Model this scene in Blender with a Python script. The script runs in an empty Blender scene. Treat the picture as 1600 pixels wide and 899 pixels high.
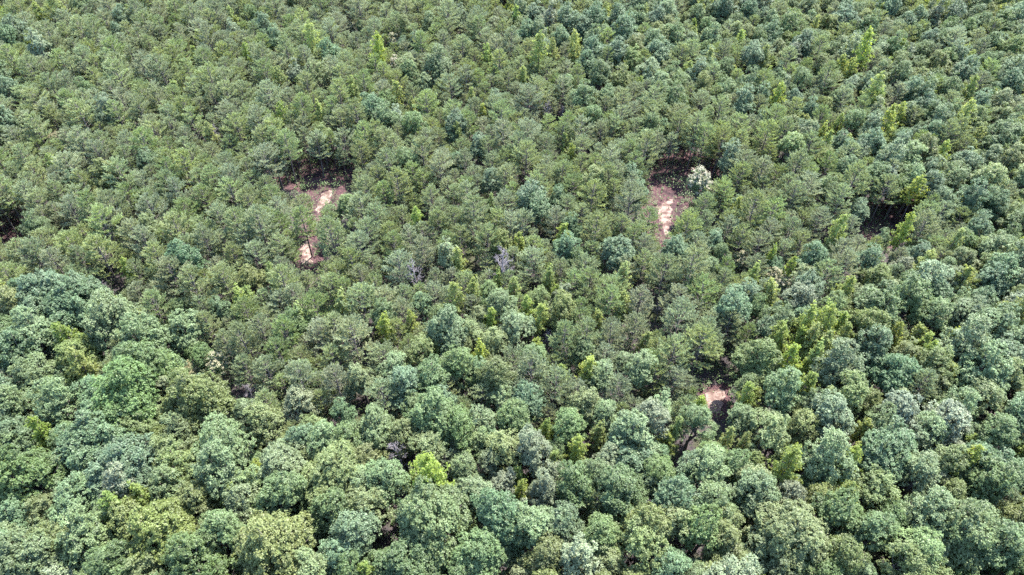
import bpy, math, random
import numpy as np
from mathutils import Vector
from mathutils.geometry import tessellate_polygon

random.seed(11)
RNG = np.random.default_rng(11)
scene = bpy.context.scene
COL = scene.collection
R = math.radians

# ------------------------------------------------------------------ camera
PW, PH, FPX = 1600.0, 899.0, 1081.0          # photograph frame and focal length in its pixels
CH, PITCH = 80.0, R(45.0)
CP, SP = math.cos(PITCH), math.sin(PITCH)

def project(p):
    """world point -> photo pixel and depth"""
    x, y, z = p[0], p[1], p[2] - CH
    d = y * CP - z * SP
    v = y * SP + z * CP
    return PW / 2 + FPX * x / d, PH / 2 - FPX * v / d, d

def ground_at(px, py, z=0.0):
    """photo pixel -> world point on the level z"""
    a, b = (px - PW / 2) / FPX, (PH / 2 - py) / FPX
    dx, dy, dz = a, CP + b * SP, -SP + b * CP
    t = (z - CH) / dz
    return np.array([dx * t, dy * t, z])

cam = bpy.data.cameras.new('camera')
cam.sensor_width = 36.0
cam.lens = 36.0 * FPX / PW
cam.clip_start, cam.clip_end = 1.0, 6000.0
cam_o = bpy.data.objects.new('camera', cam)
COL.objects.link(cam_o)
cam_o.location = (0, 0, CH)
cam_o.rotation_euler = (math.pi / 2 - PITCH, 0, 0)
scene.camera = cam_o

# ------------------------------------------------------------------ light
SUN_EL, SUN_AZ = R(63), R(36)                # azimuth clockwise from +Y (the view direction)
sd = Vector((math.sin(SUN_AZ) * math.cos(SUN_EL), math.cos(SUN_AZ) * math.cos(SUN_EL), math.sin(SUN_EL)))
sun = bpy.data.lights.new('sun', 'SUN')
sun.energy, sun.angle, sun.color = 4.1, R(0.53), (1.0, 0.955, 0.86)
sun_o = bpy.data.objects.new('sun', sun)
COL.objects.link(sun_o)
sun_o.rotation_euler = sd.to_track_quat('Z', 'Y').to_euler()
sun_o.location = (0, 60, 200)
world = bpy.data.worlds.new('World')
scene.world = world
world.use_nodes = True
nt = world.node_tree
bg = nt.nodes['Background']
sky = nt.nodes.new('ShaderNodeTexSky')
sky.sky_type = 'NISHITA'
sky.sun_disc = False
sky.sun_elevation, sky.sun_rotation = SUN_EL, SUN_AZ
sky.air_density, sky.dust_density, sky.ozone_density = 1.2, 0.8, 2.5
nt.links.new(sky.outputs['Color'], bg.inputs['Color'])
bg.inputs['Strength'].default_value = 0.15

scene.render.engine = 'CYCLES'
cy = scene.cycles
cy.max_bounces, cy.diffuse_bounces, cy.glossy_bounces, cy.transmission_bounces = 4, 3, 1, 2
cy.use_denoising = False
vs = scene.view_settings
vs.view_transform, vs.look, vs.gamma, vs.exposure = 'Standard', 'None', 1.0, 2.78
vs.use_curve_mapping = False

# ------------------------------------------------------------------ materials
def leaf_material(name, col, trans, transl=0.35, rough=0.5, spec=0.4, hue=0.03, val=0.3, sat=0.25):
    m = bpy.data.materials.new(name)
    m.use_nodes = True
    n, l = m.node_tree.nodes, m.node_tree.links
    n.clear()
    out = n.new('ShaderNodeOutputMaterial')
    att = n.new('ShaderNodeAttribute'); att.attribute_name = 'tone'
    oi = n.new('ShaderNodeObjectInfo')
    wn = n.new('ShaderNodeTexWhiteNoise'); wn.noise_dimensions = '1D'
    l.new(oi.outputs['Random'], wn.inputs['W'])
    sep = n.new('ShaderNodeSeparateColor')
    l.new(wn.outputs['Color'], sep.inputs['Color'])
    def rng(src, lo, hi):
        r = n.new('ShaderNodeMapRange')
        r.inputs['To Min'].default_value, r.inputs['To Max'].default_value = lo, hi
        l.new(src, r.inputs['Value'])
        return r.outputs['Result']
    def mul(a, b):
        r = n.new('ShaderNodeMath'); r.operation = 'MULTIPLY'
        l.new(a, r.inputs[0]); l.new(b, r.inputs[1])
        return r.outputs[0]
    h = rng(sep.outputs['Red'], 0.5 - hue, 0.5 + hue)
    s = rng(sep.outputs['Green'], 1 - sat, 1 + sat)
    v = mul(rng(sep.outputs['Blue'], 1 - val, 1 + val), rng(att.outputs['Fac'], 0.68, 1.32))
    def hsv(c):
        k = n.new('ShaderNodeHueSaturation')
        k.inputs['Color'].default_value = (*c, 1)
        l.new(h, k.inputs['Hue']); l.new(s, k.inputs['Saturation']); l.new(v, k.inputs['Value'])
        return k.outputs['Color']
    p = n.new('ShaderNodeBsdfPrincipled')
    l.new(hsv(col), p.inputs['Base Color'])
    p.inputs['Roughness'].default_value = max(rough, 0.55)
    p.inputs['Specular IOR Level'].default_value = min(spec, 0.32)
    t = n.new('ShaderNodeBsdfTranslucent')
    l.new(hsv(trans), t.inputs['Color'])
    mix = n.new('ShaderNodeMixShader')
    mix.inputs['Fac'].default_value = transl
    l.new(p.outputs[0], mix.inputs[1]); l.new(t.outputs[0], mix.inputs[2])
    l.new(mix.outputs[0], out.inputs['Surface'])
    return m

def noise_material(name, c1, c2, scale, detail=8, rough=0.9, c3=None, scale3=1.0, bump=0.0, t3=(0.52, 0.62)):
    m = bpy.data.materials.new(name)
    m.use_nodes = True
    n, l = m.node_tree.nodes, m.node_tree.links
    p = n['Principled BSDF']
    p.inputs['Roughness'].default_value = rough
    p.inputs['Specular IOR Level'].default_value = 0.2
    tc = n.new('ShaderNodeTexCoord')
    no = n.new('ShaderNodeTexNoise')
    no.inputs['Scale'].default_value, no.inputs['Detail'].default_value, no.inputs['Roughness'].default_value = scale, detail, 0.65
    l.new(tc.outputs['Object'], no.inputs['Vector'])
    cr = n.new('ShaderNodeValToRGB')
    cr.color_ramp.elements[0].position, cr.color_ramp.elements[1].position = 0.35, 0.65
    cr.color_ramp.elements[0].color, cr.color_ramp.elements[1].color = (*c1, 1), (*c2, 1)
    l.new(no.outputs['Fac'], cr.inputs['Fac'])
    colour = cr.outputs['Color']
    if c3:
        n3 = n.new('ShaderNodeTexNoise')
        n3.inputs['Scale'].default_value, n3.inputs['Detail'].default_value = scale3, 5
        l.new(tc.outputs['Object'], n3.inputs['Vector'])
        mr = n.new('ShaderNodeMapRange')
        mr.inputs['From Min'].default_value, mr.inputs['From Max'].default_value = t3
        l.new(n3.outputs['Fac'], mr.inputs['Value'])
        mx = n.new('ShaderNodeMix'); mx.data_type = 'RGBA'
        l.new(mr.outputs['Result'], mx.inputs['Factor'])
        l.new(colour, mx.inputs['A'])
        mx.inputs['B'].default_value = (*c3, 1)
        colour = mx.outputs['Result']
    l.new(colour, p.inputs['Base Color'])
    if bump:
        b = n.new('ShaderNodeBump')
        b.inputs['Strength'].default_value, b.inputs['Distance'].default_value = 0.8, bump
        l.new(no.outputs['Fac'], b.inputs['Height'])
        l.new(b.outputs['Normal'], p.inputs['Normal'])
    return m

LEAF = {
    'pine': leaf_material('pine_needles', (0.190, 0.226, 0.122), (0.21, 0.248, 0.095), 0.42, 0.5, 0.4, 0.016, 0.16, 0.22),
    'M': leaf_material('mid_green_leaves', (0.075, 0.112, 0.042), (0.12, 0.165, 0.042), 0.38, 0.50, 0.50, 0.010, 0.13, 0.1),
    'G': leaf_material('grey_green_leaves', (0.09, 0.125, 0.056), (0.12, 0.16, 0.05), 0.33, 0.50, 0.50, 0.012, 0.13, 0.1),
    'B': leaf_material('blue_green_leaves', (0.068, 0.106, 0.052), (0.095, 0.145, 0.05), 0.27, 0.50, 0.50, 0.012, 0.13, 0.1),
    'D': leaf_material('olive_green_leaves', (0.085, 0.105, 0.034), (0.13, 0.155, 0.032), 0.33, 0.5, 0.4, 0.012, 0.13, 0.1),
    'T': leaf_material('tan_olive_leaves', (0.098, 0.122, 0.06), (0.125, 0.15, 0.05), 0.28, 0.5, 0.4, 0.02, 0.15),
    'L': leaf_material('lime_green_leaves', (0.118, 0.148, 0.062), (0.19, 0.235, 0.07), 0.43, 0.50, 0.45, 0.012, 0.13, 0.1),
    'P': leaf_material('silvery_leaves', (0.115, 0.15, 0.082), (0.135, 0.18, 0.068), 0.30, 0.50, 0.50, 0.015, 0.15),
    'Y': leaf_material('yellow_green_leaves', (0.145, 0.185, 0.052), (0.28, 0.33, 0.07), 0.55, 0.50, 0.40, 0.014, 0.13, 0.12),
    'U': leaf_material('undergrowth_leaves', (0.06, 0.10, 0.03), (0.09, 0.14, 0.03), 0.3, 0.5, 0.4, 0.04, 0.3),
    'blossom': leaf_material('cream_blossom', (0.18, 0.165, 0.105), (0.17, 0.15, 0.085), 0.2, 0.6, 0.3, 0.01, 0.12),
}
BARK = noise_material('bark', (0.06, 0.052, 0.048), (0.125, 0.11, 0.10), 6.0)
GREY_BARK = noise_material('weathered_grey_wood', (0.085, 0.075, 0.082), (0.16, 0.145, 0.155), 5.0)

# ------------------------------------------------------------------ mesh building
def norm(a):
    return a / np.maximum(np.linalg.norm(a, axis=-1, keepdims=True), 1e-9)

class Quads:
    """Collects small diamond leaf faces (numpy) into one mesh."""
    def __init__(self):
        self.v, self.t = [], []
    def leaves(self, c, axis, side, ln, wd, tone):
        """c centres, axis long direction, side in-plane direction"""
        a, s = axis * (ln * 0.5)[:, None], side * (wd * 0.5)[:, None]
        self.v.append(np.stack([c - a, c + s - a * 0.1, c + a, c - s - a * 0.1], 1))
        self.t.append(tone)
    def mesh(self, name, mat):
        v = np.concatenate(self.v).reshape(-1, 3).astype(np.float32)
        t = np.clip(np.concatenate(self.t), 0, 1).astype(np.float32)
        nq = len(t)
        me = bpy.data.meshes.new(name)
        me.vertices.add(nq * 4); me.loops.add(nq * 4); me.polygons.add(nq)
        me.vertices.foreach_set('co', v.ravel())
        me.loops.foreach_set('vertex_index', np.arange(nq * 4, dtype=np.int32))
        me.polygons.foreach_set('loop_start', np.arange(0, nq * 4, 4, dtype=np.int32))
        me.polygons.foreach_set('loop_total', np.full(nq, 4, np.int32))
        at = me.attributes.new('tone', 'FLOAT', 'FACE')
        at.data.foreach_set('value', t)
        me.materials.append(mat)
        me.update(calc_edges=True)
        return me

def rand_dirs(rng, n):
    return norm(rng.normal(size=(n, 3)))

def puff(q, rng, centre, outward, n, rad, size, tone, up=0.75, jit=0.8):
    """one leafy spray: n leaves round centre, facing mostly outward and up"""
    d = rand_dirs(rng, n)
    c = centre + d * (rad * rng.uniform(0.25, 1.0, (n, 1)))
    nrm = norm(outward * 0.55 + np.array([0, 0, up]) + rng.normal(size=(n, 3)) * jit * 0.6)
    r = rand_dirs(rng, n)
    ax = norm(np.cross(nrm, r))
    sd_ = np.cross(nrm, ax)
    ln = size * rng.uniform(0.7, 1.3, n)
    q.leaves(c, ax, sd_, ln, ln * rng.uniform(0.55, 0.8, n), tone + rng.normal(0, 0.12, n))

class Tubes:
    def __init__(self):
        self.v, self.f = [], []
    def tube(self, pts, rads, sides):
        pts = [np.asarray(p, float) for p in pts]
        base = len(self.v)
        for i, p in enumerate(pts):
            d = norm(pts[min(i + 1, len(pts) - 1)] - pts[max(i - 1, 0)])
            a = norm(np.cross(d, np.array([0.31, 0.94, 0.13])))
            b = np.cross(d, a)
            for k in range(sides):
                t = 2 * math.pi * k / sides
                self.v.append(p + (a * math.cos(t) + b * math.sin(t)) * rads[i])
        for i in range(len(pts) - 1):
            for k in range(sides):
                k2 = (k + 1) % sides
                self.f.append((base + i * sides + k, base + i * sides + k2, base + (i + 1) * sides + k2, base + (i + 1) * sides + k))
        e = base + (len(pts) - 1) * sides
        self.f.append(tuple(e + k for k in range(sides)))
    def mesh(self, name, mat):
        me = bpy.data.meshes.new(name)
        me.from_pydata([tuple(v) for v in self.v], [], self.f)
        for p in me.polygons: p.use_smooth = True
        me.materials.append(mat)
        return me

def broadleaf(seed, kind, diam, height, crown_h, leaf=0.24, nl=None, lean=0.0, blossoms=False):
    """rounded lumpy crown of many lobes on a forked trunk. Nominal sizes in metres."""
    rng = np.random.default_rng(seed)
    taper = {4.0: 0.48, 4.6: 0.28, 5.2: 0.40, 6.6: 0.28}.get(diam, 0.2)
    q, tb = Quads(), Tubes()
    Rr = diam / 2
    zc = height - crown_h * 0.5
    nl = nl or int(12 + diam * 3.2)
    lobes = []
    # a few overlapping sub-crowns of different height, each covered in lobes
    ns = max(1, int(diam * 0.9 - 2.6))
    subs = [(np.array([0.0, 0.0, zc + crown_h * 0.04]), Rr * (0.74 if ns > 1 else 1.0), crown_h * 0.46)]
    for i in range(ns):
        a = i * 2 * math.pi / ns + rng.uniform(-0.5, 0.5)
        sr = Rr * rng.uniform(0.42, 0.60)
        off = (Rr - sr) * rng.uniform(0.85, 1.12)
        if ns == 1: sr, off = Rr * 0.6, Rr * 0.4
        subs.append((np.array([off * math.cos(a), off * math.sin(a), zc - crown_h * rng.uniform(-0.08, 0.26)]), sr, sr * rng.uniform(0.85, 1.15)))
    for si, (sc_, sr, sh) in enumerate(subs):
        m = max(10, int(9.5 * sr ** 1.55))
        ph0 = rng.uniform(0, 6.28)
        for i in range(m):
            cz = max(-0.75, min(1, 1 - 1.6 * (i + 0.5) / m + rng.normal(0, 0.07)))
            ph = ph0 + i * 2.39996 + rng.normal(0, 0.3)
            rr = math.sqrt(max(0, 1 - cz * cz))
            lr = min(rng.choice([0.42, 0.55, 0.75, 1.0]) * (0.8 + 0.05 * diam), sr * 0.5)
            d = np.array([rr * math.cos(ph), rr * math.sin(ph), cz])
            f = rng.uniform(0.66, 1.12) if rng.random() < 0.85 else rng.uniform(1.15, 1.38)
            c = sc_ + d * np.array([sr * f - lr * 0.7, sr * f - lr * 0.7, sh * f - lr * 0.6])
            if any(k != si and np.sum(((c - o[0]) / np.array([o[1], o[1], o[2]])) ** 2) < 0.42 for k, o in enumerate(subs)): continue
            tp_ = 1 - taper * (c[2] - zc) / (crown_h * 0.5)
            c = c * np.array([tp_, tp_, 1.0])
            c[2] += crown_h * 0.09 * (1 - math.hypot(c[0], c[1]) / Rr) * rng.uniform(-0.4, 1.7)
            lobes.append((c + np.array([lean * cz, 0, 0]), d, lr))
    qb = Quads()
    for c, d, lr in lobes:
        lt = rng.normal(0.5, 0.16)
        npf = max(8, int(32 * (lr / 1.0) ** 1.7))
        dirs = rand_dirs(rng, npf * 2)
        dirs = dirs[(dirs @ norm(d + np.array([0, 0, 0.7]))) > -0.1][:npf]
        for pd in dirs:
            pr = lr * rng.uniform(0.72, 1.08)
            pc = c + pd * pr * np.array([1, 1, 0.85])
            puff(q, rng, pc, pd, rng.integers(14, 22), rng.uniform(0.18, 0.34), leaf * 0.76, lt + rng.normal(0, 0.15))
            if blossoms and (pd[2] > 0.0 and rng.random() < 0.5):
                puff(qb, rng, pc + pd * 0.2 + np.array([0, 0, 0.15]), pd, 16, 0.34, 0.2, 0.5, 0.9, 0.5)
    for sc_, sr, sh in subs:                                     # inner foliage
        for _ in range(int(6 * sr * sr)):
            dd = rand_dirs(rng, 1)[0] * rng.uniform(0.2, 0.5)
            pc = sc_ + dd * np.array([sr, sr, sh])
            tp_ = 1 - taper * (pc[2] - zc) / (crown_h * 0.5)
            puff(q, rng, pc * np.array([tp_, tp_, 1.0]), norm(dd), 9, 0.42, 0.34, rng.normal(0.45, 0.1))
    # trunk and limbs
    bend = rng.normal(0, 0.25, (4, 2))
    hs = [0, height * 0.25, height * 0.45, zc]
    tp = [np.array([bend[i][0] * i * 0.4, bend[i][1] * i * 0.4, h]) for i, h in enumerate(hs)]
    r0 = 0.03 * diam + 0.05
    tb.tube(tp, [r0 * 1.25, r0, r0 * 0.8, r0 * 0.45], 8)
    for c, d, lr in lobes[::2]:
        s = tp[2] + (tp[3] - tp[2]) * rng.uniform(-0.1, 0.8)
        mid = (s + c) / 2 + np.array([0, 0, -0.25])
        tb.tube([s, mid, c + d * lr * 0.4], [r0 * 0.38, r0 * 0.22, r0 * 0.06], 5)
    out = {'crown': q.mesh('broadleaf_crown', LEAF[kind]), 'trunk': tb.mesh('broadleaf_trunk', BARK)}
    if blossoms:
        out['blossom'] = qb.mesh('blossom', LEAF['blossom'])
    return out

def conical(seed, diam, height, crown_h, kind='Y'):
    """young tapering broadleaf with ascending leafy branches"""
    rng = np.random.default_rng(seed)
    q, tb = Quads(), Tubes()
    z0 = height - crown_h
    tb.tube([(0, 0, 0), (0.05, 0.03, height * 0.5), (0, 0, height * 0.97)], [0.13, 0.09, 0.02], 7)
    n = int(16 + crown_h * 4.2)
    for i in range(n):
        t = (i + 0.5) / n
        ph = i * 2.39996 + rng.normal(0, 0.35)
        prof = (1 - t) ** 0.8 * min(1, 0.55 + t * 2.2)
        L = diam / 2 * prof * rng.uniform(0.72, 1.15) + 0.22
        zb = z0 + t * crown_h * 0.95
        rise = L * rng.uniform(0.35, 0.75)
        s = np.array([0, 0, zb]); e = np.array([L * math.cos(ph), L * math.sin(ph), zb + rise])
        tb.tube([s, (s + e) / 2 - np.array([0, 0, 0.06 * L]), e], [0.03, 0.02, 0.008], 4)
        lt = rng.normal(0.5, 0.12)
        m = max(3, int(L * 5.0))
        for k in range(m):
            u = 0.28 + 0.72 * (k + rng.uniform(0, 1)) / m
            pc = s + (e - s) * u + rng.normal(0, 0.17, 3)
            od = norm(np.array([math.cos(ph), math.sin(ph), 0.3]))
            puff(q, rng, pc, od, rng.integers(12, 19), rng.uniform(0.2, 0.36), 0.22, lt + rng.normal(0, 0.1), 0.6, 0.8)
    for k in range(5):
        puff(q, rng, np.array([0, 0, height - 0.25 * k]), np.array([0, 0, 1.0]), 11, 0.2 + 0.04 * k, 0.2, 0.6)
    return {'crown': q.mesh('conical_crown', LEAF[kind]), 'trunk': tb.mesh('conical_trunk', BARK)}

def pine(seed, diam, height, crown_h, dens=1.0):
    """plantation pine: bare lower stem, whorls of upcurved branches carrying needle brushes"""
    rng = np.random.default_rng(seed)
    q, tb = Quads(), Tubes()
    z0 = height - crown_h
    wob = rng.normal(0, 0.10, 2)
    top = np.array([wob[0] * 2, wob[1] * 2, height])
    tb.tube([(0, 0, 0), (wob[0], wob[1], height * 0.5), (wob[0] * 1.8, wob[1] * 1.8, height * 0.85), top], [0.14, 0.11, 0.06, 0.015], 7)
    def axis(z):
        t = z / height
        return np.array([wob[0] * 2 * t, wob[1] * 2 * t, z])
    nb = int(crown_h * 5.4 * dens)
    def brush(p, d, L, tone):
        """bottle brush of needles along a twig"""
        n = int(12 + 42 * L)
        u = rng.uniform(0.1, 1.0, n)
        c = p + d * (L * u)[:, None]
        rd = norm(rng.normal(size=(n, 3)) + np.array([0, 0, 0.45]))
        nd = norm(rd * 0.6 + d * rng.uniform(0.6, 1.6, (n, 1)))
        sdv = norm(np.cross(nd, rand_dirs(rng, n) + np.array([0, 0, 0.01])))
        ln = rng.uniform(0.19, 0.33, n)
        q.leaves(c + nd * (ln * 0.5)[:, None], nd, sdv, ln, rng.uniform(0.05, 0.085, n), tone + rng.normal(0, 0.1, n))
    for i in range(nb):
        t = ((i + rng.uniform(0, 1)) / nb) ** 1.0
        zb = z0 + t * crown_h * 0.95
        ph = i * 2.39996 + rng.normal(0, 0.3)
        prof = min(1.0, 0.6 + 1.5 * t) * (1 - t ** 1.7) ** 0.75
        L = diam / 2 * prof * rng.uniform(0.7, 1.18) + 0.3
        el = 0.05 + 0.75 * t + rng.normal(0, 0.1)
        dh = np.array([math.cos(ph), math.sin(ph), 0])
        s = axis(zb)
        pts = []
        for k in range(4):
            u = k / 3
            pts.append(s + dh * (L * u * math.cos(el)) + np.array([0, 0, L * (u * math.sin(el) + 0.16 * u * u)]))
        tb.tube(pts, [0.035, 0.026, 0.016, 0.006], 4)
        tone = rng.normal(0.5, 0.17)
        P = np.array(pts)
        def at(u):
            x = u * 3; k = min(2, int(x))
            return P[k] + (P[k + 1] - P[k]) * (x - k)
        bd = norm(P[3] - P[2])
        brush(at(0.86), bd, 0.30 + 0.1 * rng.random(), tone)
        side = np.cross(bd, [0, 0, 1.0])
        nt_ = max(3, int(L * 4.3))
        for k in range(nt_):
            u = 0.30 + 0.66 * (k + rng.uniform(0.2, 0.8)) / nt_
            sg = 1 if k % 2 else -1
            td = norm(bd * rng.uniform(0.5, 0.9) + side * sg * rng.uniform(0.5, 1.0) + np.array([0, 0, rng.uniform(0.05, 0.5)]))
            tl = (0.36 + 0.46 * (1 - abs(u - 0.6))) * min(1.0, 0.5 + L * 0.3) * rng.uniform(0.8, 1.2)
            brush(at(u), td, tl, tone + rng.normal(0, 0.07))
    for k in range(4):
        d = norm(np.array([rng.normal(0, 0.3), rng.normal(0, 0.3), 1]))
        brush(top - np.array([0, 0, 0.2 * k]), d, 0.35, 0.6)
    return {'crown': q.mesh('pine_crown', LEAF['pine']), 'trunk': tb.mesh('pine_trunk', BARK)}

def dead(seed, diam, height, crown_h):
    """bare grey tree: trunk, and a crown of forked leafless branches"""
    rng = np.random.default_rng(seed)
    tb, cr = Tubes(), Tubes()
    tb.tube([(0, 0, 0), (0.08, 0, height * 0.5), (0.02, 0.1, height * 0.97)], [0.17, 0.12, 0.04], 7)
    def grow(p, d, L, r, lev):
        e = p + d * L
        mid = (p + e) / 2 + rng.normal(0, 0.06 * L, 3)
        cr.tube([p, mid, e], [r, r * 0.8, r * 0.55], 4)
        if lev == 0: return
        for _ in range(rng.integers(3, 5)):
            nd = norm(d + rng.normal(0, 0.55, 3) + np.array([0, 0, 0.12]))
            grow(p + (e - p) * rng.uniform(0.35, 1.0), nd, L * rng.uniform(0.5, 0.75), r * 0.62, lev - 1)
    n = 13
    for i in range(n):
        t = (i + 0.5) / n
        z = height - crown_h + crown_h * 0.9 * t
        ph = i * 2.4
        d = norm(np.array([math.cos(ph), math.sin(ph), 0.5 + 0.8 * t]))
        grow(np.array([0.05, 0.05 * t, z]), d, diam * 0.30 * (1.1 - 0.6 * t), 0.06, 3)
    return {'crown': cr.mesh('bare_crown', GREY_BARK), 'trunk': tb.mesh('bare_trunk', GREY_BARK)}

# prototypes: (meshes, nominal crown diameter, height, crown height)
PROTO = {}
PROTO['pine'] = [(pine(100 + i, d, h, ch, de), d, h, ch) for i, (d, h, ch, de) in enumerate(
    [(4.8, 11.0, 6.4, 1.05), (5.4, 11.6, 6.4, 1.1), (4.6, 10.4, 6.0, 1.15), (5.0, 12.0, 6.8, 1.0), (5.8, 10.8, 5.8, 1.2), (4.8, 11.4, 7.0, 1.0), (5.2, 10.2, 5.8, 1.0), (4.4, 11.8, 6.6, 1.1)])]
for j, k in enumerate('MGBDTLP'):
    PROTO[k] = [(broadleaf(200 + 10 * j + i, k, d, h, ch, lf, None, ln), d, h, ch) for i, (d, h, ch, lf, ln) in enumerate(
        [(4.0, 10.4, 6.0, 0.21, 0.2), (4.6, 11.0, 6.0, 0.22, 0.5), (5.2, 11.4, 6.8, 0.23, -0.4), (6.6, 12.0, 6.8, 0.25, 0.5), (7.6, 12.4, 7.4, 0.25, -0.5), (8.6, 13.0, 7.6, 0.26, -0.2)])]
PROTO['Y'] = [(conical(300 + i, d, h, ch), d, h, ch) for i, (d, h, ch) in enumerate([(3.4, 11.0, 6.2), (4.0, 11.8, 6.6), (3.0, 10.4, 6.0), (3.8, 10.8, 5.4)])]
PROTO['F'] = [(broadleaf(320 + i, 'G', d, h, ch, 0.2, None, 0, True), d, h, ch) for i, (d, h, ch) in enumerate([(4.6, 9.5, 4.2), (3.6, 9.8, 4.0)])]
PROTO['X'] = [(dead(340 + i, d, h, ch), d, h, ch) for i, (d, h, ch) in enumerate([(4.6, 10.6, 6.0), (4.0, 10.0, 5.5), (5.0, 11.2, 6.4)])]

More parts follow.
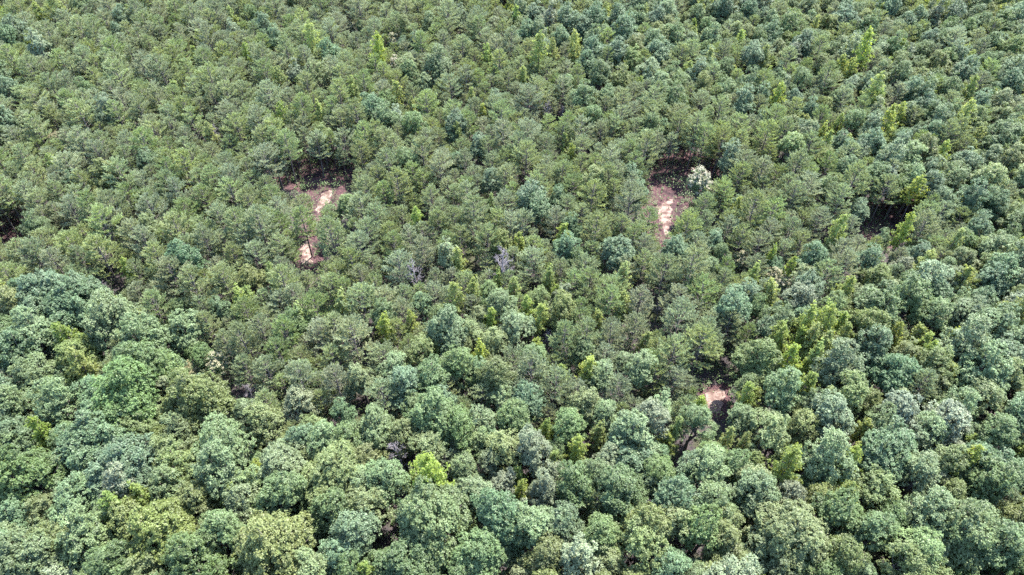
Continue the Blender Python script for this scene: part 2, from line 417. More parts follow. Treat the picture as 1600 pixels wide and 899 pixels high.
# ------------------------------------------------------------------ where the trees stand
# trees read off the photograph: (origin of the view, list of x, y, width in that view, kind)
F_ = 1600.0 / 540.0
SEEN = {
 (0, 600): [(430,270,300,'B'),(600,375,300,'B'),(245,240,110,'Y'),(310,130,190,'G'),(570,80,300,'M'),(920,90,270,'D'),(90,100,180,'M'),(130,420,280,'M'),(340,560,230,'B'),
   (225,600,130,'L'),(150,810,280,'G'),(400,730,260,'T'),(790,360,150,'L'),(880,430,170,'L'),(1030,280,260,'G'),(1060,430,220,'G'),(1310,350,250,'T'),(1540,400,280,'L'),(1310,560,240,'M'),
   (1130,590,160,'T'),(1520,620,230,'M'),(740,650,270,'D'),(600,660,200,'D'),(800,510,190,'G'),(1270,780,340,'D'),(1010,700,220,'M'),(1550,790,170,'B'),(560,850,250,'M'),(680,860,150,'L'),
   (1160,40,90,'X'),(1075,190,80,'X'),(1390,120,130,'T'),(1440,220,110,'L'),(1160,165,130,'G'),(60,250,200,'B'),(70,315,130,'T'),(90,620,150,'B'),(60,720,160,'T'),(590,590,150,'Y'),
   (670,565,110,'Y'),(720,150,120,'L'),(830,250,170,'T'),(640,230,150,'L'),(880,560,190,'D'),(1230,230,150,'D'),(930,830,200,'M'),(1480,270,170,'G'),(560,500,200,'T'),(1590,140,90,'B'),(40,170,130,'B'),(250,720,160,'L')],
 (530, 600): [(450,380,190,'Y'),(300,335,140,'X'),(150,560,170,'L'),(430,610,330,'M'),(720,620,230,'B'),(890,640,190,'G'),(1010,690,160,'G'),(340,830,300,'M'),(620,830,270,'M'),(1130,490,220,'M'),
   (1320,500,240,'M'),(1540,560,220,'B'),(960,490,170,'T'),(610,290,130,'T'),(770,340,140,'L'),(700,365,110,'T'),(910,310,190,'T'),(1020,370,80,'Y'),(1060,190,170,'M'),(1240,160,120,'G'),
   (1340,270,220,'P'),(1480,130,110,'P'),(1550,225,80,'Y'),(430,140,220,'G'),(340,95,130,'G'),(170,190,200,'G'),(570,190,180,'M'),(880,70,140,'B'),(810,170,140,'M'),(650,200,130,'P'),
   (1520,720,170,'L'),(1400,770,180,'L'),(1250,690,200,'M'),(1080,830,210,'P'),(940,800,170,'D'),(1250,840,130,'L'),(1550,840,160,'B'),(1410,570,110,'X'),(1130,680,70,'X'),(130,700,220,'B'),
   (60,850,170,'M'),(270,500,180,'G'),(580,690,90,'Y'),(840,510,80,'Y'),(1420,670,180,'D'),(600,500,160,'G'),(510,250,80,'Y'),(1190,260,80,'Y'),(970,210,70,'Y'),(1420,190,150,'T'),(740,90,120,'G'),(1170,390,150,'M'),(1490,400,140,'M'),(270,230,160,'D'),(1130,100,130,'T')],
 (1060, 600): [(100,115,80,'Y'),(310,85,90,'Y'),(410,240,150,'L'),(220,260,70,'Y'),(470,60,180,'G'),(720,150,220,'P'),(1040,150,200,'P'),(1240,160,200,'P'),(850,240,90,'Y'),(690,330,220,'G'),
   (740,410,140,'Y'),(490,400,150,'Y'),(1000,340,250,'B'),(1210,320,190,'D'),(1280,390,120,'Y'),(50,390,130,'B'),(150,420,170,'G'),(340,450,170,'L'),(150,560,180,'M'),(530,690,310,'L'),
   (230,730,200,'D'),(410,550,180,'G'),(910,520,150,'L'),(740,640,180,'M'),(900,690,200,'M'),(1120,600,210,'G'),(1320,640,290,'G'),(1460,740,250,'M'),(1540,610,160,'D'),(1490,690,110,'L'),
   (880,410,140,'B'),(1420,470,230,'M'),(1460,330,220,'B'),(1330,100,170,'G'),(1100,790,180,'T'),(1040,850,200,'L'),(550,870,130,'L'),(640,480,120,'B'),(90,700,190,'M'),(1500,230,180,'M'),
   (1570,430,120,'B'),(640,560,140,'D'),(1120,440,190,'G'),(310,300,70,'Y'),(880,90,120,'D'),(70,180,130,'M'),(240,640,140,'D'),(1550,830,150,'M'),(760,780,170,'D')],
 (0, 300): [(220,470,220,'B'),(340,525,240,'B'),(420,470,150,'B'),(190,565,190,'B'),(520,620,250,'G'),(690,730,220,'G'),(650,810,260,'M'),(850,640,170,'G'),(370,770,180,'D'),(370,640,100,'Y'),(410,830,110,'Y'),
   (50,530,160,'D'),(170,700,200,'G'),(60,760,180,'B'),(150,840,200,'G'),(880,800,70,'F'),(1000,800,80,'F'),(930,770,90,'M'),(470,420,60,'X'),(590,370,70,'Y'),(1370,620,120,'M'),(1400,610,80,'Y'),(1030,560,90,'B'),
   (1240,425,60,'Y'),(840,560,90,'M'),(780,830,150,'M')],
 (530, 300): [(870,40,120,'B'),(920,90,110,'B'),(1270,290,160,'B'),(1080,170,80,'B'),(1050,270,100,'B'),(1560,280,110,'B'),(340,150,80,'Y'),(570,350,80,'Y'),(700,90,40,'Y'),(830,250,70,'Y'),(740,340,140,'X'),(370,400,120,'X'),
   (1480,510,60,'X'),(965,650,50,'X'),(540,530,90,'Y'),(210,640,80,'Y'),(340,640,70,'Y'),(590,670,110,'L'),(400,740,120,'L'),(840,650,130,'P'),(740,700,110,'L'),(910,610,80,'Y'),(920,500,90,'L'),(760,540,130,'G'),(1200,620,70,'Y'),
   (500,640,190,'G'),(430,860,150,'M'),(640,860,110,'B'),(1320,550,80,'Y'),(20,560,80,'Y'),(380,545,90,'P'),(740,430,60,'Y'),(560,810,170,'M'),(720,830,150,'D'),(1040,560,120,'D'),(110,860,150,'T'),(1390,720,70,'Y'),(980,440,70,'Y'),(660,590,90,'L'),(620,500,80,'Y'),(800,590,80,'L'),(700,620,80,'Y'),(470,600,80,'L'),(860,560,80,'Y'),(560,730,90,'L'),(660,760,80,'Y')],
 (1060, 300): [(1030,220,90,'Y'),(270,90,60,'Y'),(725,200,80,'Y'),(410,310,50,'Y'),(330,410,70,'Y'),(170,230,80,'B'),(200,285,60,'M'),(860,340,100,'B'),(1085,300,90,'B'),(300,285,55,'F'),(450,370,55,'F'),(510,405,75,'F'),(300,500,110,'B'),
   (250,550,130,'B'),(230,620,170,'G'),(290,740,190,'G'),(640,480,120,'B'),(440,690,100,'Y'),(560,620,100,'Y'),(670,670,130,'Y'),(500,790,100,'Y'),(575,740,80,'Y'),(730,740,100,'L'),(920,560,200,'M'),(850,650,170,'D'),(920,410,110,'D'),
   (1080,500,200,'M'),(1000,810,200,'B'),(880,720,170,'B'),(690,840,190,'G'),(1160,800,130,'L'),(1180,600,130,'G'),(1280,740,190,'G'),(1330,560,190,'G'),(1450,640,220,'G'),(1510,780,190,'B'),(1510,860,150,'L'),(1500,400,130,'B'),
   (1440,440,110,'B'),(1390,190,100,'B'),(1340,40,110,'B'),(1420,60,90,'B'),(1510,60,120,'B'),(1330,310,150,'D'),(1470,260,120,'G'),(1540,330,120,'G'),(1240,280,80,'Y'),(1000,380,70,'G'),(500,375,50,'Y'),(940,215,60,'G'),(990,680,80,'Y'),(470,725,90,'Y'),(615,790,90,'Y'),(620,690,100,'Y'),(690,750,100,'Y'),(540,690,80,'Y'),(650,605,90,'Y'),(760,690,80,'Y')],
 (0, 0): [(205,250,110,'P'),(60,190,100,'B'),(370,20,90,'G'),(260,50,90,'Y'),(210,95,60,'Y'),(50,420,110,'B'),(20,560,90,'B'),(30,365,80,'G'),(255,605,55,'F'),(1010,635,70,'X'),(1080,150,60,'P'),(1220,130,75,'B'),(1280,190,70,'B'),
   (1370,350,70,'P'),(1450,200,90,'Y'),(1090,100,50,'Y'),(1320,560,80,'Y'),(1490,560,60,'Y'),(560,70,90,'B'),(900,270,40,'Y'),(20,650,80,'G')],
 (530, 0): [(50,105,48,'F'),(260,195,50,'F'),(258,300,50,'F'),(180,250,80,'Y'),(690,280,70,'Y'),(330,320,100,'M'),(460,310,130,'G'),(560,110,50,'P'),(715,130,60,'P'),(900,80,110,'B'),(1050,125,90,'B'),(1130,135,110,'B'),(860,175,80,'B'),
   (1030,195,80,'B'),(1310,180,110,'B'),(1470,230,130,'B'),(1290,90,100,'B'),(1560,160,120,'G'),(1390,100,80,'M'),(920,280,110,'Y'),(1100,240,80,'Y'),(1170,250,90,'B'),(1290,255,90,'B'),(1360,290,80,'L'),(1200,350,130,'M'),(1300,370,130,'D'),
   (150,500,130,'B'),(60,440,80,'Y'),(330,510,50,'Y'),(610,470,50,'Y'),(960,515,70,'X'),(1030,500,50,'X'),(540,590,110,'B'),(550,640,60,'Y'),(230,580,100,'M'),(670,550,50,'Y'),(640,700,80,'B'),(1040,690,50,'Y'),(1560,470,100,'M'),
   (1080,735,60,'Y'),(860,375,60,'Y'),(1500,600,60,'B'),(390,390,70,'P'),(520,640,60,'B'),(270,470,60,'Y'),(1460,100,80,'B'),(990,260,70,'Y'),(1420,340,90,'P'),(700,850,90,'B')],
 (1060, 0): [(150,160,100,'G'),(80,80,90,'M'),(510,130,90,'M'),(440,165,80,'B'),(690,110,110,'D'),(880,140,120,'M'),(850,270,120,'Y'),(790,330,70,'Y'),(560,240,90,'B'),(410,290,60,'Y'),(1010,230,90,'M'),(1340,120,90,'M'),(1280,80,100,'B'),
   (1530,240,110,'L'),(1200,310,120,'D'),(1010,380,110,'M'),(1060,430,90,'B'),(890,430,90,'Y'),(460,470,70,'Y'),(290,500,90,'B'),(1370,540,140,'L'),(1290,560,90,'Y'),(1320,760,130,'B'),(1440,730,110,'G'),(1180,850,120,'B'),(1280,860,100,'G'),
   (670,660,60,'Y'),(960,610,80,'Y'),(740,580,60,'Y'),(810,590,90,'M'),(890,680,100,'B'),(1220,740,70,'Y'),(95,852,88,'F'),(330,60,90,'B'),(590,60,80,'M'),(1530,400,110,'B'),(1150,200,90,'B'),(640,310,80,'D'),(1480,560,80,'L'),
   (1060,100,90,'B'),(1440,210,90,'M'),(1180,90,90,'T'),(700,250,70,'M'),(1330,340,90,'B'),(1570,110,90,'B'),(620,150,50,'Y'),(960,60,90,'B'),(200,60,90,'B'),(340,270,90,'B')],
}
# openings in the canopy, in photo pixels: no crown covers these
OPEN = [
 [(434, 286), (446, 263), (554, 263), (550, 284), (520, 294), (512, 318), (498, 332), (490, 338), (490, 316), (482, 292)],
 [(470, 410), (472, 380), (482, 372), (488, 384), (488, 410)],
 [(1020, 310), (1022, 260), (1045, 248), (1128, 266), (1116, 282), (1075, 278), (1060, 300), (1052, 340), (1046, 366), (1038, 366), (1028, 335)],
 [(1350, 355), (1362, 325), (1415, 325), (1425, 350), (1385, 374)],
 [(1100, 610), (1132, 610), (1130, 646), (1102, 646)],
 [(0, 345), (38, 352), (42, 372), (0, 372)],
]
# the sandy track and bare patches, outlines in photo pixels on the ground
TRACK = [
 [(501, 304), (515, 297), (520, 301), (515, 314), (504, 326), (497, 334), (495, 326), (499, 314)],
 [(473, 382), (481, 376), (486, 390), (488, 412), (472, 412)],
 [(1027, 324), (1040, 314), (1052, 310), (1048, 330), (1048, 364), (1039, 368), (1031, 346)],
 [(1102, 616), (1112, 608), (1130, 607), (1134, 620), (1130, 640), (1118, 650), (1104, 646)],
 [(1366, 368), (1384, 362), (1390, 374), (1376, 382)],
]
LIT = TRACK[:4]
def inside(poly, x, y):
    r = False
    j = len(poly) - 1
    for i in range(len(poly)):
        (xi, yi), (xj, yj) = poly[i], poly[j]
        if (yi > y) != (yj > y) and x < (xj - xi) * (y - yi) / (yj - yi) + xi:
            r = not r
        j = i
    return r
HARD = [[(-300, 430), (120, 440), (260, 500), (310, 600), (420, 650), (640, 620), (1000, 650), (1160, 640), (1180, 470), (1400, 400), (1650, 330), (2000, 330), (2000, 1300), (-400, 1300)]]
MIXED = [[(780, 0), (820, 110), (1000, 130), (1200, 190), (1290, 250), (1400, 330), (1700, 340), (2000, 200), (2000, -300), (760, -300)],
         [(560, 500), (640, 440), (880, 440), (1000, 560), (980, 660), (640, 640)]]
def p_hard(x, y):
    if any(inside(p, x, y) for p in HARD): return 0.93
    if inside(MIXED[0], x, y): return 0.62
    if inside(MIXED[1], x, y): return 0.35
    return 0.07

def blocks(pos, kind, var, sc):
    """does this crown cover one of the openings?"""
    _, d, h, ch = PROTO[kind][var]
    c = (pos[0], pos[1], (h - ch / 2) * sc)
    x, y, dep = project(c)
    rx = d / 2 * sc * FPX / dep * 0.86
    ry = (ch * 0.5 * CP + d * 0.25) * sc * FPX / dep * 0.92
    for p in OPEN:
        xs = [a for a, _ in p]; ys = [b for _, b in p]
        if x + rx < min(xs) or x - rx > max(xs) or y + ry < min(ys) or y - ry > max(ys): continue
        for k in range(12):
            t = k * math.pi / 6
            for f in (1.0, 0.55):
                if inside(p, x + rx * f * math.cos(t), y + ry * f * math.sin(t)): return True
        if inside(p, x, y): return True
        for a, b in p:
            if ((a - x) / rx) ** 2 + ((b - y) / ry) ** 2 < 1: return True
    return False

ANCHORS = {}
def covers(pos, kind, var, sc):
    """would this crown stand in front of a tree that shows clearly?"""
    _, d, h, ch = PROTO[kind][var]
    x, y, dep = project((pos[0], pos[1], (h - ch / 2) * sc))
    rx = d / 2 * sc * FPX / dep
    ry = (ch * 0.5 * CP + d * 0.25) * sc * FPX / dep
    i, j = int(x // 90), int(y // 90)
    for a in (-1, 0, 1):
        for b in (-1, 0, 1):
            for ax, ay, ad, aw in ANCHORS.get((i + a, j + b), ()):
                if dep < ad and ((ax - x) / (rx * 0.85 + aw * 0.14)) ** 2 + ((ay - y) / (ry * 0.85 + aw * 0.14)) ** 2 < 1: return True
    return False
TREES = []       # dicts: kind, var, x, y, sc, sxy, rot, diam
def add_tree(kind, var, x, y, sc, sxy, rot):
    _, d, h, ch = PROTO[kind][var]
    TREES.append(dict(kind=kind, var=var, x=x, y=y, sc=sc, sxy=sxy, rot=rot, diam=d * sc * sxy))
for (ox, oy), rows in SEEN.items():
    for cx, cy_, w, k in rows:
        px, py = ox + cx / F_, oy + cy_ / F_
        zc = 8.3
        for _ in range(2):
            g = ground_at(px, py, zc)
            dep = project(g)[2]
            want = w / F_ * dep / FPX * 1.12
            opts = PROTO[k]
            best = sorted(range(len(opts)), key=lambda i: abs(math.log(opts[i][1] / want)))
            var = best[0] if random.random() < 0.7 else best[1]
            sc = max(0.62, min(1.25, want / opts[var][1]))
            zc = (opts[var][2] - opts[var][3] / 2) * max(sc, 0.8)
        hs = max(sc, 0.78) * (1.12 if k == 'Y' else 1.0)                                    # small crowns stay nearly as tall
        if k in 'FX': sc = hs = max(0.5, sc)
        if k not in 'FY' and blocks(g, k, var, sc * 0.8): continue
        add_tree(k, var, g[0], g[1], hs, sc / hs, random.uniform(0, 6.28))

def shades(x, y, h, ch, d):
    """would its shadow fall on the sunlit sand?"""
    k = 1 / math.tan(SUN_EL)
    for z in (h - ch * 0.8, h - ch * 0.45, h - ch * 0.15):
        sx, sy = x - math.sin(SUN_AZ) * z * k, y - math.cos(SUN_AZ) * z * k
        for ox, oy in ((0, 0), (d * .35, 0), (-d * .35, 0), (0, d * .4), (0, -d * .4)):
            a, b, _ = project((sx + ox, sy + oy, 0))
            if any(inside(p, a, b) for p in LIT): return True
    return False
TREES[:] = [t for t in TREES if not (t['kind'] not in 'FY' and shades(t['x'], t['y'], *[PROTO[t['kind']][t['var']][q] * t['sc'] for q in (2, 3, 1)]))]
for t in TREES:
    _, d, h, ch = PROTO[t['kind']][t['var']]
    x, y, dep = project((t['x'], t['y'], (h - ch * 0.45) * t['sc']))
    ANCHORS.setdefault((int(x // 90), int(y // 90)), []).append((x, y, dep, t['diam'] * FPX / dep))
class Grid:
    def __init__(self, s): self.s, self.d = s, {}
    def add(self, t): self.d.setdefault((int(t['x'] // self.s), int(t['y'] // self.s)), []).append(t)
    def near(self, x, y):
        i, j = int(x // self.s), int(y // self.s)
        for a in (-1, 0, 1):
            for b in (-1, 0, 1):
                yield from self.d.get((i + a, j + b), ())
grid = Grid(9.0)
for t in TREES: grid.add(t)

def fill(n, lo, hi, fac, only=None):
    """dart throwing over the ground seen by the camera plus a margin"""
    for _ in range(n):
        y = random.uniform(14, 262)
        half = 0.78 * math.hypot(y, CH) + 24
        x = random.uniform(-half, half)
        if half < 225 and random.random() > half / 225: continue
        px, py, dep = project((x, y, 8.0))
        if only and not any(abs(px - a) < w and abs(py - b + 20) < w * 0.5 for a, b, w in only): continue
        hard = random.random() < p_hard(px, py)
        if hard:
            if inside(HARD[0], px, py):
                k = random.choices('MGBDTLPY', (22, 19, 13, 12, 10, 12, 4, 14))[0]
            else:
                k = random.choices('MGBDTLPY', (22, 15, 22, 8, 5, 9, 3, 14))[0]
            var = random.randrange(4) if k == 'Y' else random.choices(range(6), (3, 3, 3, 2, 1, 1))[0]
            if py < 420 and k != 'Y' and var > 2 and random.random() < 0.75: var -= 3
        else:
            k = 'pine'; var = random.randrange(len(PROTO['pine']))
        sc = random.uniform(lo, hi)
        d = PROTO[k][var][1] * sc
        if any((t['x'] - x) ** 2 + (t['y'] - y) ** 2 < (fac * 0.5 * (d + t['diam'])) ** 2 for t in grid.near(x, y)): continue
        if blocks((x, y), k, var, sc): continue
        if covers((x, y), k, var, sc) or shades(x, y, PROTO[k][var][2] * sc, PROTO[k][var][3] * sc, d): continue
        if on_track(px, py, x, y): continue
        add_tree(k, var, x, y, sc, random.uniform(0.92, 1.1), random.uniform(0, 6.28))
        grid.add(TREES[-1])

def on_track(px, py, x, y):
    a, b, _ = project((x, y, 0))
    return any(inside(p, a, b) for p in TRACK)
fill(22000, 0.80, 1.12, 0.56)
fill(20000, 0.68, 0.92, 0.53)
fill(14000, 0.56, 0.78, 0.45)
fill(9000, 0.85, 1.05, 0.38, [(490, 265, 130), (1075, 262, 130), (1390, 330, 90), (20, 350, 70)])
print('trees', len(TREES))

# ------------------------------------------------------------------ ground
def ground_mesh():
    xs = np.concatenate([[-3000, -1200, -500], np.linspace(-260, 260, 131), [500, 1200, 3000]])
    ys = np.concatenate([[-2500, -600, -100], np.linspace(-20, 300, 81), [500, 1200, 3500]])
    v, f = [], []
    for j, y in enumerate(ys):
        for i, x in enumerate(xs):
            v.append((x, y, 0))
    n = len(xs)
    for j in range(len(ys) - 1):
        for i in range(n - 1):
            f.append((j * n + i, j * n + i + 1, (j + 1) * n + i + 1, (j + 1) * n + i))
    me = bpy.data.meshes.new('ground')
    me.from_pydata(v, [], f)
    return me
gm = ground_mesh()
gm.materials.append(noise_material('forest_floor', (0.015, 0.014, 0.017), (0.042, 0.032, 0.033), 2.2, 10, 0.95, (0.03, 0.035, 0.016), 0.25, 0.08, (0.5, 0.62)))
ground = bpy.data.objects.new('ground', gm)
COL.objects.link(ground)
ground['kind'] = 'structure'

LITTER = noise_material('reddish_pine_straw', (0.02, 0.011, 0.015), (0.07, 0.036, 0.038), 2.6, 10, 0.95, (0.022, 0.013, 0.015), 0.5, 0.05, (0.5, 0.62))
def sheet(name, poly, z, mat, rough):
    pts = [ground_at(px, py, 0)[:2] for px, py in poly]
    rng = np.random.default_rng(len(pts) + abs(int(poly[0][0])))
    fine = []
    for i in range(len(pts)):
        a, b = pts[i], pts[(i + 1) % len(pts)]
        m = max(2, int(np.linalg.norm(b - a) / 0.5))
        for k in range(m):
            fine.append(a + (b - a) * k / m + rng.normal(0, rough, 2))
    me = bpy.data.meshes.new(name)
    tris = tessellate_polygon([[Vector((p[0], p[1], 0)) for p in fine]])
    up = [t if np.cross(fine[t[1]] - fine[t[0]], fine[t[2]] - fine[t[0]]) > 0 else t[::-1] for t in tris]
    me.from_pydata([(p[0], p[1], z) for p in fine], [], [tuple(t) for t in up])
    me.materials.append(mat)
    o = bpy.data.objects.new(name, me)
    COL.objects.link(o)
    o['kind'] = 'structure'
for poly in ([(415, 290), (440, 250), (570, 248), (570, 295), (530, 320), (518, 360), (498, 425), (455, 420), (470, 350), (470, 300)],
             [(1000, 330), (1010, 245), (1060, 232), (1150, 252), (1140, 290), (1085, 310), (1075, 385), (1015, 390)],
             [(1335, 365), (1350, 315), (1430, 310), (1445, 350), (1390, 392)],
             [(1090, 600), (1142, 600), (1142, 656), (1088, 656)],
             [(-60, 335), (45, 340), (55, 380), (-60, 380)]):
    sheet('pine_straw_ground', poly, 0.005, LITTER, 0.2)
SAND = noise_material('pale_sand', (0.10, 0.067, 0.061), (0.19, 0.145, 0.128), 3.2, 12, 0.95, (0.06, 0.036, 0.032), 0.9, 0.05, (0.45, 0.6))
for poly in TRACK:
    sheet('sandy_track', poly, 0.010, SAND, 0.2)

# ------------------------------------------------------------------ trees as objects
INFO = {
 'pine': ('pine_tree', 'pine tree', 'pines of the plantation', 'olive-green pine'),
 'M': ('broadleaf_tree', 'broadleaf tree', 'rounded broadleaf trees of the forest', 'mid-green rounded tree'),
 'G': ('broadleaf_tree', 'broadleaf tree', 'rounded broadleaf trees of the forest', 'pale grey-green tree'),
 'B': ('broadleaf_tree', 'broadleaf tree', 'rounded broadleaf trees of the forest', 'blue-green broadleaf tree'),
 'D': ('broadleaf_tree', 'broadleaf tree', 'rounded broadleaf trees of the forest', 'dark olive tree'),
 'T': ('broadleaf_tree', 'broadleaf tree', 'rounded broadleaf trees of the forest', 'tan-olive broadleaf tree'),
 'L': ('broadleaf_tree', 'broadleaf tree', 'rounded broadleaf trees of the forest', 'lime-green broadleaf tree'),
 'P': ('broadleaf_tree', 'broadleaf tree', 'rounded broadleaf trees of the forest', 'silvery pale tree'),
 'Y': ('conical_broadleaf_tree', 'young tree', 'yellow-green conical young trees', 'yellow-green conical tree'),
 'F': ('flowering_tree', 'flowering tree', 'cream flowering trees', 'cream-flowering tree'),
 'X': ('dead_tree', 'dead tree', 'bare dead trees', 'bare grey tree'),
}
for t in TREES:
    _, d, h, ch = PROTO[t['kind']][t['var']]
    px, py, dep = project((t['x'], t['y'], (h - ch / 2) * t['sc']))
    t['px'], t['py'], t['w'] = px, py, t['diam'] * FPX / dep
    t['in'] = -0.3 * t['w'] < px < PW + 0.3 * t['w'] and -0.3 * t['w'] < py < PH + 0.4 * t['w']
LIMIT = 295
by_name = {}
for t in TREES:
    by_name.setdefault(INFO[t['kind']][0], []).append(t)
single, mass = [], {}
for nm, ts in by_name.items():
    ts.sort(key=lambda t: (not t['in'], -t['w']))
    k = 0
    for t in ts:
        if t['in'] and k < LIMIT:
            single.append(t); k += 1
        else:
            mass.setdefault(nm, []).append(t)
    print(nm, 'single', k, 'mass', len(mass.get(nm, [])))

PLACES = [('the pale sandy track', 500, 330, 75), ('the shaded sandy clearing', 1045, 320, 75), ('the small dark clearing', 1388, 350, 60), ('the small sand patch', 1117, 627, 60)]
marks = [t for t in single if t['kind'] in 'FXYPL']
used = set()
SHORT = {'F': 'cream-flowered tree', 'X': 'dead tree', 'Y': 'yellow-green cone', 'P': 'silvery tree', 'L': 'lime-green tree'}
def size_word(t):
    r = t['w'] / (5.0 * FPX / project((t['x'], t['y'], 8))[2])
    return 'big ' if r > 1.35 else 'small ' if r < 0.75 else ''
def relation(t):
    for nm, x, y, rad in PLACES:
        dx, dy = t['px'] - x, t['py'] - y
        if math.hypot(dx, dy) < rad:
            w = ('right of' if dx > 0 else 'left of') if abs(dx) > abs(dy) else ('before' if dy > 0 else 'behind')
            return f'{w} {nm}'
    best, bd = None, 1e9
    for m in marks:
        if m is t or m['kind'] == t['kind']: continue
        dd = math.hypot(m['px'] - t['px'], m['py'] - t['py']) / (m['w'] + t['w'])
        if dd < bd: best, bd = m, dd
    if best is None or bd > 0.95: return 'among its like'
    dx, dy = t['px'] - best['px'], t['py'] - best['py']
    w = ('right of' if dx > 0 else 'left of') if abs(dx) > abs(dy) else ('before' if dy > 0 else 'behind')
    return f"{w} a {SHORT[best['kind']]}"
def label(t):
    a, b = 100 * min(max(t['px'], 0), PW) / PW, 100 * min(max(t['py'], 0), PH) / PH
    head = (size_word(t) + INFO[t['kind']][3]).strip()
    for f in ('{h} {r}, {a:.0f}% across, {b:.0f}% down photo', '{h}, {a:.1f}% across, {b:.0f}% down photo', '{h}, {a:.1f}% across, {b:.1f}% down photo'):
        s = f.format(h=head, r=relation(t), a=a, b=b)
        if s not in used: break
    used.add(s)
    return s

first = {}
for t in single:
    key = (t['kind'], t['var'])
    meshes, d, h, ch = PROTO[t['kind']][t['var']]
    nm, cat, grp, look = INFO[t['kind']]
    if key not in first:
        root = bpy.data.objects.new(nm, None)
        COL.objects.link(root)
        parts = []
        for pn in ('trunk', 'crown', 'blossom'):
            if pn in meshes:
                o = bpy.data.objects.new(pn, meshes[pn])
                o.parent = root
                COL.objects.link(o)
                parts.append(o)
        first[key] = (root, parts)
    else:
        src, sparts = first[key]
        root = src.copy()
        COL.objects.link(root)
        for sp in sparts:
            o = sp.copy()
            o.parent = root
            COL.objects.link(o)
    root.location = (t['x'], t['y'], -0.03)
    ln, un = (0.02, 1.0) if t['kind'] == 'pine' else (0.045, random.uniform(0.87, 1.15))
    root.rotation_euler = (random.gauss(0, ln), random.gauss(0, ln), t['rot'])
    s = t['sc']
    root.scale = (s * t['sxy'] * un, s * t['sxy'] / un, s)
    root['label'], root['category'], root['group'] = label(t), cat, grp

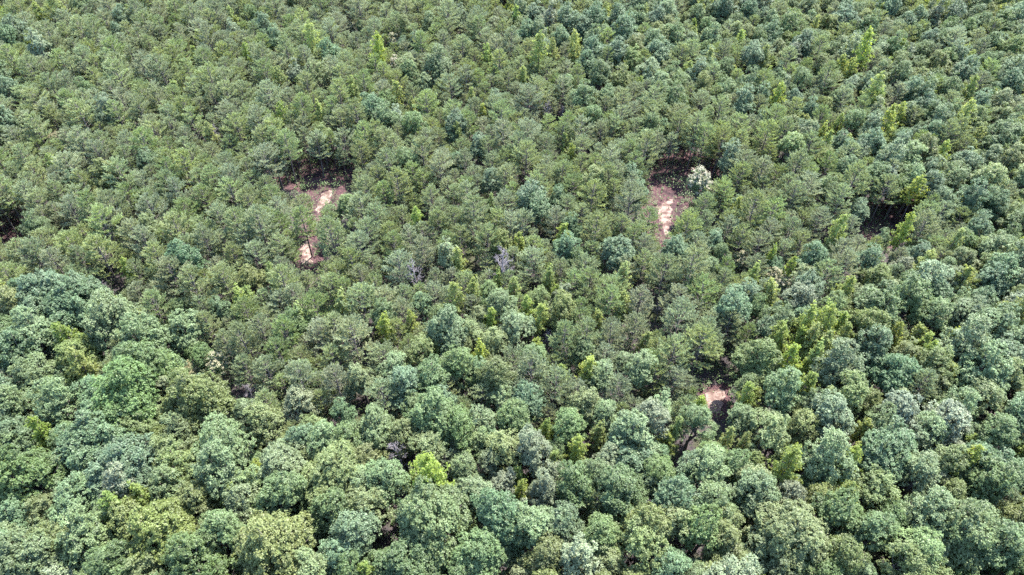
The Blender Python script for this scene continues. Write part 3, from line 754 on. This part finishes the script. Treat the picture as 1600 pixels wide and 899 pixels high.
# the rest of each kind: one object each, its trees set out by geometry nodes
def forest_mass(name, ts, label_, cat):
    keys = sorted({(t['kind'], t['var']) for t in ts if (t['kind'], t['var']) in first})
    allowed = {k: i for i, k in enumerate(keys)}
    for t in ts:
        if (t['kind'], t['var']) not in allowed:
            same = [k for k in keys if k[0] == t['kind']] or keys
            t['kind'], t['var'] = random.choice(same)
    me = bpy.data.meshes.new(name)
    me.vertices.add(len(ts))
    me.vertices.foreach_set('co', np.array([(t['x'], t['y'], -0.03) for t in ts], np.float32).ravel())
    for an, ty, vals in (('pick', 'INT', [allowed[(t['kind'], t['var'])] for t in ts]),
                         ('turn', 'FLOAT_VECTOR', [(random.gauss(0, .02), random.gauss(0, .02), t['rot']) for t in ts]),
                         ('size', 'FLOAT_VECTOR', [(t['sc'] * t['sxy'], t['sc'] * t['sxy'], t['sc']) for t in ts])):
        at = me.attributes.new(an, ty, 'POINT')
        arr = np.array(vals, np.int32 if ty == 'INT' else np.float32).ravel()
        at.data.foreach_set('value' if ty == 'INT' else 'vector', arr)
    o = bpy.data.objects.new(name, me)
    COL.objects.link(o)
    o['kind'] = 'stuff'; o['label'] = label_; o['category'] = cat
    ng = bpy.data.node_groups.new(name, 'GeometryNodeTree')
    ng.interface.new_socket('Geometry', in_out='INPUT', socket_type='NodeSocketGeometry')
    ng.interface.new_socket('Geometry', in_out='OUTPUT', socket_type='NodeSocketGeometry')
    n, l = ng.nodes, ng.links
    gi, go = n.new('NodeGroupInput'), n.new('NodeGroupOutput')
    def named(a, dt):
        k = n.new('GeometryNodeInputNamedAttribute')
        k.data_type = dt
        k.inputs['Name'].default_value = a
        return k.outputs['Attribute']
    pick, turn, size = named('pick', 'INT'), named('turn', 'FLOAT_VECTOR'), named('size', 'FLOAT_VECTOR')
    join_all = n.new('GeometryNodeJoinGeometry')
    for idx, k in enumerate(keys):
        eq = n.new('FunctionNodeCompare'); eq.data_type = 'INT'; eq.operation = 'EQUAL'
        l.new(pick, eq.inputs[2]); eq.inputs[3].default_value = idx
        for part in first[k][1]:
            oi = n.new('GeometryNodeObjectInfo')
            oi.transform_space = 'ORIGINAL'
            oi.inputs['Object'].default_value = part
            oi.inputs['As Instance'].default_value = True
            ip = n.new('GeometryNodeInstanceOnPoints')
            l.new(gi.outputs[0], ip.inputs['Points'])
            l.new(eq.outputs[0], ip.inputs['Selection'])
            l.new(oi.outputs['Geometry'], ip.inputs['Instance'])
            l.new(turn, ip.inputs['Rotation']); l.new(size, ip.inputs['Scale'])
            l.new(ip.outputs[0], join_all.inputs[0])
    l.new(join_all.outputs[0], go.inputs[0])
    md = o.modifiers.new('scatter', 'NODES')
    md.node_group = ng
    return o
MASS = {'pine_tree': ('pine_forest', 'dense olive-green pine plantation stretching away behind the nearer pines', 'forest'),
        'broadleaf_tree': ('broadleaf_forest', 'distant mixed broadleaf woodland of green and blue-green crowns', 'forest'),
        'conical_broadleaf_tree': ('conical_tree_forest', 'distant scattered yellow-green conical young trees', 'forest'),
        'flowering_tree': ('flowering_forest', 'distant cream flowering trees', 'forest'),
        'dead_tree': ('dead_forest', 'distant bare grey trees', 'forest')}
for nm, ts in mass.items():
    forest_mass(MASS[nm][0], ts, MASS[nm][1], MASS[nm][2])

# undergrowth: leafy ground cover between the stems, one object
def undergrowth():
    rng = np.random.default_rng(5)
    q = Quads()
    n = 0
    while n < 44000:
        y = rng.uniform(14, 200)
        half = 0.78 * math.hypot(y, CH) + 8
        x = rng.uniform(-half, half)
        a, b, _ = project((x, y, 0))
        tr = any(inside(p, a, b) for p in TRACK)
        if tr and rng.random() < 0.72: continue
        n += 1
        hgt = rng.uniform(0.3, 1.0) * (0.4 if tr else rng.choice([1.0, 2.2, 3.6]))
        puff(q, rng, np.array([x, y, hgt * 0.6]), np.array([0, 0, 1.0]), 16, hgt * 0.5, 0.2, rng.normal(0.5, 0.2), 0.8, 0.8)
    o = bpy.data.objects.new('undergrowth', q.mesh('undergrowth', LEAF['U']))
    COL.objects.link(o)
    o['kind'] = 'stuff'; o['label'] = 'low leafy ground cover under the trees'; o['category'] = 'undergrowth'
undergrowth()
